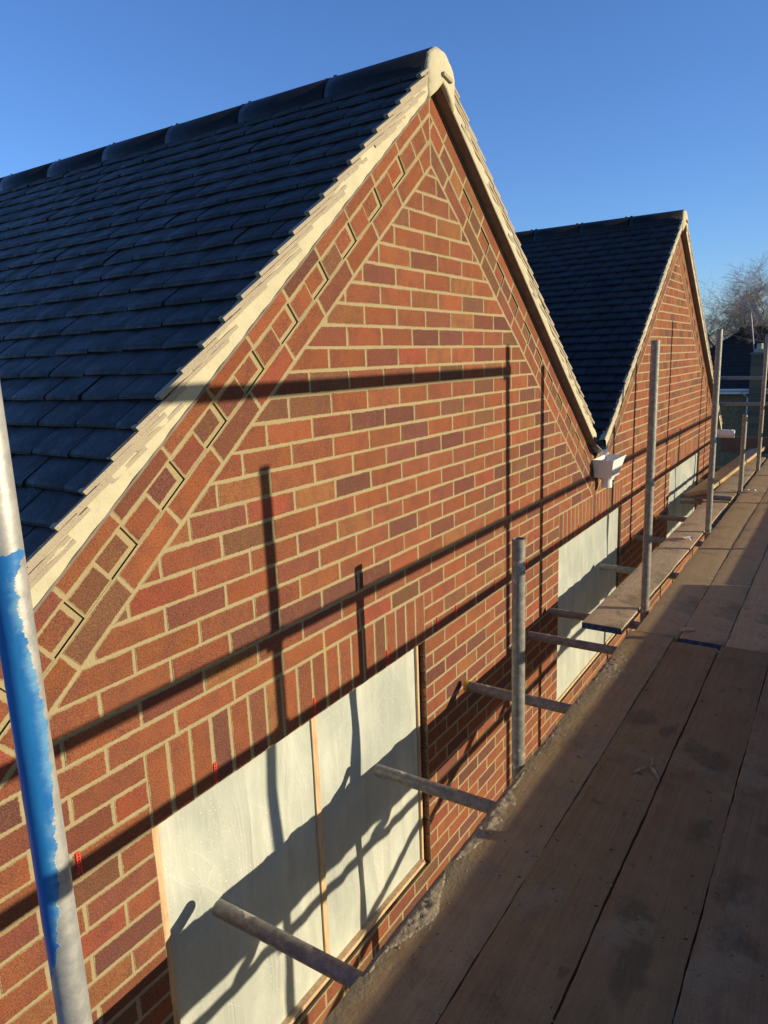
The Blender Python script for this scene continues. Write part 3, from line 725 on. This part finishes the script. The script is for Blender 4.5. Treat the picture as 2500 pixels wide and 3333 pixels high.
# ------------------------------------------------------------------ scaffold boards
def board(x0, x1, y0, y1, ztop, label, mat, name='scaffold_board', rot=0.0, tilt=0.0, blue=None, group='deck boards', thick=0.038, nseg=None):
    """origin at the middle of the wall-side half; grid top with small warps"""
    m = MB(); L_ = x1-x0; W_ = y1-y0; nx = nseg or 120; ny = 6; sd = R.uniform(0, 99); vs = []
    cup = R.uniform(-0.0015, 0.0015)
    for j in range(ny+1):
        for i in range(nx+1):
            x = L_*i/nx; v = j/ny*2-1; y = W_/2*v
            ed = 0.0012*math.sin(7.3*x+sd)+0.0008*math.sin(19*x+2*sd)+0.0006*math.sin(61*x+sd) if j in (0, ny) else 0
            z = 0.0016*math.sin(1.1*x+sd)+cup*v*v-(0.003 if j in (0, ny) else 0)
            vs.append((x, y+ed, z))
    top = len(vs)
    m.add(vs, [(j*(nx+1)+i, j*(nx+1)+i+1, (j+1)*(nx+1)+i+1, (j+1)*(nx+1)+i) for j in range(ny) for i in range(nx)], True)
    rim = [j for j in range(nx+1)]+[k*(nx+1)+nx for k in range(1, ny+1)]+[ny*(nx+1)+i for i in range(nx-1, -1, -1)]+[k*(nx+1) for k in range(ny-1, 0, -1)]
    n = len(rim); vs2 = [vs[i] for i in rim]+[(vs[i][0], vs[i][1], -thick) for i in rim]
    m.add(vs2, [(i, n+i, n+(i+1)%n, (i+1)%n) for i in range(n)]+[tuple(range(2*n-1, n-1, -1))])
    o = m.build(name, mat); o.location = (x0, (y0+y1)/2, ztop); o.rotation_euler = (tilt, 0, rot); tag(o, label, 'scaffold board', group)
    if blue:
        b = MB(); xb = -0.0015 if blue < 0 else L_+0.0015
        b.box(min(xb, xb-0.001), max(xb, xb-0.001)+0.001, -W_/2+0.001, W_/2-0.001, -thick+0.002, -0.004)
        b.build('painted_end', BLUEEND, o)
    return o
YN = [-0.582, -0.8115, -1.0385, -1.2745, -1.507, -1.738]
ends = [(-3.05, 1.860), (-3.05, 1.815), (-3.05, 1.858), (-3.05, 1.853), (-3.05, 1.856)]
nl = ['first deck board out from the wall, mortar droppings along its edge, nearest length', 'second deck board out from the wall, the one with the small twig on it', 'third deck board out from the wall, dark mortar stain on it, nearest length',
      'fourth deck board out from the wall, nearest length', 'outermost deck board, nearest length']
for i in range(5):
    g = 0.0018 if i != 2 else 0.009
    y1 = YN[i]-(0.0014 if i != 2 else 0.0055); y0 = YN[i+1]+0.0018
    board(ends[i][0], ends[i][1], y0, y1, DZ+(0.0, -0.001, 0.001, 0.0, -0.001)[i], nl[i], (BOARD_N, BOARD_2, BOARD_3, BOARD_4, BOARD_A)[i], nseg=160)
YF = [-0.606, -0.832, -1.058, -1.284, -1.510, -1.736]
fl = [['first', 'second', 'third', 'fourth', 'outermost'], ['first', 'second', 'third', 'fourth', 'outermost']]
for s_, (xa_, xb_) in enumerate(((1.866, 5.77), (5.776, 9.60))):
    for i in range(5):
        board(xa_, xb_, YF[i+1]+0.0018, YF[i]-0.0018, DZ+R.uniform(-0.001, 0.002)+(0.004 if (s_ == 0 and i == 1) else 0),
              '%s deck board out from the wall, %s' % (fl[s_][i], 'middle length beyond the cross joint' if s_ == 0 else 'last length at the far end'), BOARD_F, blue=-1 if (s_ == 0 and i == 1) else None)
board(1.868, 5.75, -0.533, -0.309, DZ, 'narrow plank caked in dry mortar between the poles and the wall', PLANK, rot=-0.0075, blue=-1, group='planks by the wall')
board(5.775, 9.60, -0.565, -0.340, DZ, 'farther plank between the poles and the wall, lying under the tilted board', PLANK, rot=-0.004, group='planks by the wall')
board(5.74, 9.55, -0.370, -0.148, DZ+0.095, 'loose dark board lying tilted on top of the far plank', BOARD_F, rot=-0.045, tilt=-0.25, group='planks by the wall')
for i in range(5):  # unseen lower boards, added so the gaps in the deck look dark
    board(-3.05, 9.6, -0.606-0.226*(i+1)+0.0018, -0.606-0.226*i-0.0018, DZ-2.0, '%s added board of an unseen lower lift, below the deck' % fl[0][i], BOARD_A, nseg=40, group='added lower lift boards')
# toe boards on edge: these keep the deck in shade
def toe(x0, x1, y, h, label):
    m = MB(); m.box(0, x1-x0, -0.019, 0.019, 0.0, h); o = m.build('toe_board', TOE); o.location = (x0, y, DZ+0.002); tag(o, label, 'toe board', 'toe boards')
toe(-4.0, 3.22, -1.752, 0.2265, 'near outer toe board standing on edge')
toe(3.24, 9.60, -1.752, 0.177, 'far outer toe board standing on edge')
m = MB(); m.box(-0.019, 0.019, -1.70, 0.06, 0.0, 0.232); o = m.build('toe_board', TOE); o.location = (9.64, 0, DZ+0.002); tag(o, 'brown toe board standing across the far end of the deck', 'toe board', 'toe boards')

# ------------------------------------------------------------------ small things on the deck
m = MB()
def blob(m, x, y, z, rx, ry, rz):
    n1, n2 = 5, 7; vs = []
    a0 = R.uniform(0, 6)
    for i in range(n1):
        for j in range(n2):
            a = math.pi/2*(i/(n1-1)); b = 2*math.pi*j/n2+a0; k = R.uniform(0.7, 1.2)
            vs.append((x+rx*math.cos(a)*math.cos(b)*k, y+ry*math.cos(a)*math.sin(b)*k, z-0.002+rz*math.sin(a)*R.uniform(0.7, 1.1)))
    m.add(vs, [(i*n2+j, i*n2+(j+1)%n2, (i+1)*n2+(j+1)%n2, (i+1)*n2+j) for i in range(n1-1) for j in range(n2)], True)
clus = [(-0.62,-0.615),(-0.35,-0.60),(0.0,-0.602),(0.12,-0.61),(0.24,-0.605),(0.38,-0.60),(0.62,-0.60),(0.75,-0.61),(1.05,-0.62),(1.2,-0.61),(1.35,-0.63),(1.5,-0.64),(1.62,-0.63),(1.75,-0.64)]
from mathutils import noise as MN
def crust(x0, x1, y0, y1, step, hmax, fn, zb):
    nx, ny = int((x1-x0)/step), int((y1-y0)/step); vs = []
    for j in range(ny+1):
        for i in range(nx+1):
            x = x0+(x1-x0)*i/nx; y = y0+(y1-y0)*j/ny
            h = fn(x, y); p = Vector((x*34, y*34, 3.1))
            f = 0.42+0.85*MN.noise(p)+0.5*MN.noise(p*2.3)+0.3*MN.noise(p*5)
            e = min(1, i/3, (nx-i)/3, j/2, (ny-j)/2)
            vs.append((x, y, zb-0.009+max(0.0, (h*max(0.0, f)))*hmax*e+(0.0085 if h > 0.05 else 0)*e))
    m.add(vs, [(j*(nx+1)+i, j*(nx+1)+i+1, (j+1)*(nx+1)+i+1, (j+1)*(nx+1)+i) for j in range(ny) for i in range(nx)], True)
def edge_crust(x, y):
    d = -0.584-y                                    # metres in from the wall-side edge
    big = MN.noise(Vector((x*3.3, 1.7, 0)))+0.5*MN.noise(Vector((x*9, 4.2, 0)))
    wdt = 0.040+0.070*big+(0.085 if 1.05 < x < 1.80 else 0.0)
    return max(0.0, min(1.0, (wdt-d)/0.035))*max(0.15, min(1.0, 0.55+0.8*big))
crust(-1.2, 1.857, -0.80, -0.5835, 0.006, 0.0085, edge_crust, DZ)
for i in range(420):
    cx_, cy_ = R.choice(clus); x = R.gauss(cx_, 0.09); y = min(-0.590, R.gauss(cy_-0.03, 0.035))
    if not -1.2 < x < 1.855 or y < -0.80: continue
    r_ = R.choice((0.0015, 0.002, 0.003, 0.004, 0.006))*R.uniform(0.7, 1.2)
    blob(m, x, y, DZ, r_*R.uniform(0.8, 1.6), r_*R.uniform(0.7, 1.2), r_*R.uniform(0.35, 0.8))
for i in range(420):
    x = R.uniform(1.88, 5.7); y = R.uniform(-0.52, -0.33); r_ = R.uniform(0.0015, 0.006)
    blob(m, x, y, DZ, r_*1.3, r_, r_*0.6)
for i in range(420):
    x = R.uniform(1.9, 6.5); y = R.uniform(-1.1, -0.62); r_ = R.uniform(0.002, 0.008)
    blob(m, x, y, DZ, r_*1.3, r_, r_*0.6)
for i in range(260):
    x = R.uniform(-1.0, 1.8); y = R.uniform(-1.72, -0.83); r_ = R.uniform(0.0012, 0.0035)
    blob(m, x, y, DZ, r_*1.3, r_, r_*0.7)
o = m.build('mortar_droppings', DROPPING); tag(o, 'dried mortar crumbs spilled over the boards', 'mortar', kind='stuff')
LEAF = m_plain('dry_leaf', (0.42, 0.34, 0.19), 0.8, 60, 0.3)
tw = MB(); P = [(0.594,-0.982),(0.566,-0.990),(0.535,-0.992),(0.522,-0.990)]
for a, b in zip(P[:-1], P[1:]): tw.tube((a[0]-.52, a[1]+.99, 0.006), (b[0]-.52, b[1]+.99, 0.005), 0.0016, n=8)
root = tw.build('twig', LEAF); root.location = (0.52, -0.99, DZ); tag(root, 'thin dry twig with two narrow leaves on the second deck board', 'twig')
def leaf(p, q, wd):
    m = MB(); p = Vector(p); q = Vector(q); d = q-p; nrm = Vector((-d.y, d.x, 0)).normalized(); vs = []
    for i in range(9):
        t = i/8; ww = wd*math.sin(math.pi*min(1, t*0.95+0.05))**0.8; c = p+d*t
        for k in (-1, 0, 1): vs.append((c.x+nrm.x*ww*k, c.y+nrm.y*ww*k, 0.004+0.004*abs(k)+0.003*math.sin(5*t)))
    m.add(vs, [(i*3+k, i*3+k+1, (i+1)*3+k+1, (i+1)*3+k) for i in range(8) for k in range(2)], True)
    m.build('leaf', LEAF, root)
leaf((0.0,0.0,0), (-0.075,0.052,0), 0.0045); leaf((0.0,0.0,0), (-0.068,-0.046,0), 0.007)
ch = MB(); ch.add([(0,0,0.001),(0.030,-0.018,0.002),(0.052,-0.062,0.004),(0.040,-0.070,0.004),(0.012,-0.030,0.002),(0.002,0.002,0.014),(0.030,-0.016,0.016),(0.05,-0.062,0.012),(0.041,-0.068,0.011),(0.013,-0.030,0.013)],
       [(4,3,2,1,0),(5,6,7,8,9),(0,1,6,5),(1,2,7,6),(2,3,8,7),(3,4,9,8),(4,0,5,9)])
o = ch.build('wood_chip', BATTEN); o.location = (1.955, -0.825, DZ+0.005); tag(o, 'pale splintered wood chip near the cross joint of the deck', 'wood chip')
PAPER = m_plain('white_scrap', (0.75, 0.73, 0.66), 0.7, 30, 0.1)
for x, y, s_, lb in ((4.05, -0.50, 0.075, 'crumpled white scrap on the plank beside the third pole'), (6.42, -0.70, 0.07, 'white scrap on the deck beside the waist-high far pole')):
    m = MB()
    vs = [(s_*(i-1.5)*0.5+R.uniform(-.2,.2)*s_, s_*(j-1.5)*0.35+R.uniform(-.2,.2)*s_, 0.002+R.uniform(0, 0.45)*s_) for j in range(4) for i in range(4)]
    m.add(vs, [(j*4+i, j*4+i+1, (j+1)*4+i+1, (j+1)*4+i) for j in range(3) for i in range(3)])
    o = m.build('paper_scrap', PAPER); o.location = (x, y, DZ+0.003); tag(o, lb, 'scrap')

# ------------------------------------------------------------------ ground, far house, tree
k = NT('site_ground'); c_ = k.mix(k.step(k.noise(0.4, 6, 0.65), 0.4, 0.65), (0.10, 0.075, 0.05), (0.05, 0.075, 0.03)); GROUND = k.fin(c_, 0.95, normal=k.bump(k.noise(6, 5), 0.5, 0.05))
m = MB(); m.add([(-300,-300,GZ),(600,-300,GZ),(600,400,GZ),(-300,400,GZ)], [(0,1,2,3)]); tag(m.build('ground', GROUND), kind='structure')
FW = m_plain('buff_block_wall', (0.25, 0.17, 0.08), 0.9, 9, 0.18, 0.4); FR_ = m_tile('far_roof_tile', (0.018, 0.018, 0.020), 0.6)
k = NT('far_brick'); bt = k.n('TexBrick'); k.t.links.new(k.tc.outputs['Object'], bt.inputs[0])
mp = k.n('Mapping'); mp.inputs['Rotation'].default_value = (math.radians(90), 0, math.radians(90)); k.t.links.new(k.tc.outputs['Object'], mp.inputs[0]); k.t.links.new(mp.outputs[0], bt.inputs[0])
bt.inputs['Color1'].default_value = (0.20, 0.14, 0.075, 1); bt.inputs['Color2'].default_value = (0.11, 0.09, 0.06, 1); bt.inputs['Mortar'].default_value = (0.19, 0.165, 0.12, 1)
bt.inputs['Scale'].default_value = 1.0; bt.inputs['Brick Width'].default_value = 0.225; bt.inputs['Row Height'].default_value = 0.075; bt.inputs['Mortar Size'].default_value = 0.008
FCH = k.fin(bt.outputs[0], 0.9)
fx, fy = 28.0, -4.0
far = empty('far_house', (fx, fy, GZ)); finv = Vector((-fx, -fy, -GZ))
def fpart(mb, name, mat, parent=None):
    o = mb.build(name, mat)
    if parent is None: o.parent = far; o.location = finv
    else: o.parent = parent
    return o
m = MB(); m.box(28.3, 35.7, -12.0, 5.2, GZ, -2.10); fpart(m, 'wall', FW)
m = MB(); ez, rz = -2.13, 0.06
m.add([(28.0,-12.4,ez),(36.0,-12.4,ez),(36.0,5.5,ez),(28.0,5.5,ez),(32.0,-9.0,rz),(32.0,2.62,rz),(28.0,-12.4,ez-.08),(36.0,-12.4,ez-.08),(36.0,5.5,ez-.08),(28.0,5.5,ez-.08)],
      [(0,4,5,3),(1,2,5,4),(0,1,4),(2,3,5),(6,9,8,7),(0,3,9,6),(1,0,6,7),(2,1,7,8),(3,2,8,9)])
for k_ in range(16):                                   # tile courses
    t = k_/16; x = 28.0+4*t; z = ez+(rz-ez)*t; m.box(x-0.012, x+0.02, -12.3+3.2*t, 5.4-2.75*t, z-0.01, z+0.030)
m.tube((32.0,-9.0,rz+.02),(32.0,2.62,rz+.02),0.13,n=10)
froof = fpart(m, 'roof', FR_)
m = MB(); N = 8; vs = []
for y in (-12.4, 5.5):
    for i in range(N+1): a = math.pi+math.pi*i/N; vs.append((27.93+0.065*math.cos(a), y, -2.16+0.065*math.sin(a)))
m.add(vs, [(i, i+1, N+2+i, N+1+i) for i in range(N)], True); m.box(27.99, 28.02, -12.4, 5.5, -2.33, -2.14); fgut = fpart(m, 'gutter', PVC)
m = MB(); m.tube((27.93,1.98,-2.22),(28.2,1.73,-2.46),0.036,n=10); m.tube((28.2,1.73,-2.45),(28.2,1.73,GZ),0.036,n=10); fpart(m, 'downpipe', PVC, fgut)
m = MB(); m.box(27.72, 28.29, 1.19, 1.66, GZ, -0.90); m.box(27.68, 28.33, 1.15, 1.70, -0.898, -0.82); chm = fpart(m, 'chimney', FCH)
m = MB(); m.tube((28.0,1.42,-0.82),(28.0,1.42,-0.50),0.12,0.10,n=14,hollow=0.02); m.box(27.84,28.16,1.26,1.58,-0.819,-0.70); fpart(m, 'chimney_pot', m_plain('pale_pot', (0.42,0.36,0.28), 0.8), chm)
m = MB(); m.tube((27.95,1.58,-0.9),(27.95,1.80,0.66),0.022,n=8); m.tube((27.6,1.92,0.98),(28.3,1.60,0.30),0.012,n=6)
for i in range(16):
    t = i/15; c_ = Vector((27.6,1.92,0.98)).lerp(Vector((28.3,1.60,0.30)), t); h_ = 0.26-0.06*t
    m.tube(c_+Vector((-0.02,-h_,0.05)), c_+Vector((0.02,h_,-0.05)), 0.012, n=5)
fpart(m, 'aerial', m_plain('aerial_metal', (0.32,0.30,0.30), 0.5, 20, 0.2, 0.1, 0.5), chm)
tag(far, 'dark hipped-roof house beyond the scaffold, with a tall block chimney and aerial', 'house')

BARK = m_plain('birch_bark', (0.16, 0.13, 0.115), 0.9, 6, 0.4); TWIG = m_plain('bare_twig', (0.27, 0.225, 0.20), 0.9, 3, 0.3); OLEAF = m_plain('orange_leaf', (0.40, 0.17, 0.045), 0.8, 8, 0.3)
def birch(x, y, top, spread, label, seed, leafpatch=None):
    rr = random.Random(seed); root = empty('birch_tree', (x, y, GZ)); tr_ = MB(); cr = MB(); lf = MB(); H = top-GZ
    def grow(p, d, ln, r, lev):
        nseg = 4 if lev < 2 else 3
        for i in range(nseg):
            q = p+d*(ln/nseg); r2 = r*(0.86 if lev < 2 else 0.75)
            (tr_ if lev == 0 else cr).tube(p, q, r, r2, n=8 if lev == 0 else (5 if lev < 3 else 3), caps=False)
            p = q; r = r2
            d = (d+Vector((rr.gauss(0,.14), rr.gauss(0,.14), rr.gauss(0.0,.10)-(0.10 if lev >= 3 else -0.03)))).normalized()
            if lev < 5 and (lev > 0 or i > 0) and (lev < 3 or rr.random() < 0.85):
                for _ in range(3 if lev < 4 else 1):
                    az = rr.uniform(0, 2*math.pi); side = Vector((math.cos(az), math.sin(az), rr.uniform(-0.1, 0.5)))
                    d2 = (d*0.75+side*rr.uniform(0.6, 1.0)).normalized()
                    grow(p, d2, ln*rr.uniform(0.46, 0.61), max(r*0.50, 0.0036), lev+1)
            if leafpatch and lev >= 4 and (p-leafpatch).length < 0.5:
                for _ in range(5):
                    c = p+Vector((rr.gauss(0,.1), rr.gauss(0,.1), rr.gauss(0,.1))); a = rr.uniform(0, 6)
                    lf.add([c, c+Vector((0.04*math.cos(a),0.04*math.sin(a),0.05)), c+Vector((0,0.03,0.11))], [(0,1,2)])
        if lev == 0:
            for _ in range(3): grow(p, (d+Vector((rr.gauss(0,.35), rr.gauss(0,.35), 0))).normalized(), ln*0.45, r*0.8, 1)
    grow(Vector((0,0,0)), Vector((0,0,1)), H*0.60, 0.16, 0)
    tr_.build('trunk', BARK, root); cr.build('crown', TWIG, root)
    if lf.v: tag(lf.build('leaf_clump', OLEAF, root), kind='stuff')
    tag(root, label, 'tree'); return root
birch(35.0, 3.45, 2.75, 3, 'bare winter birch behind the far gable, a few orange leaves left', 5, Vector((-0.3, -0.75, 7.75)))
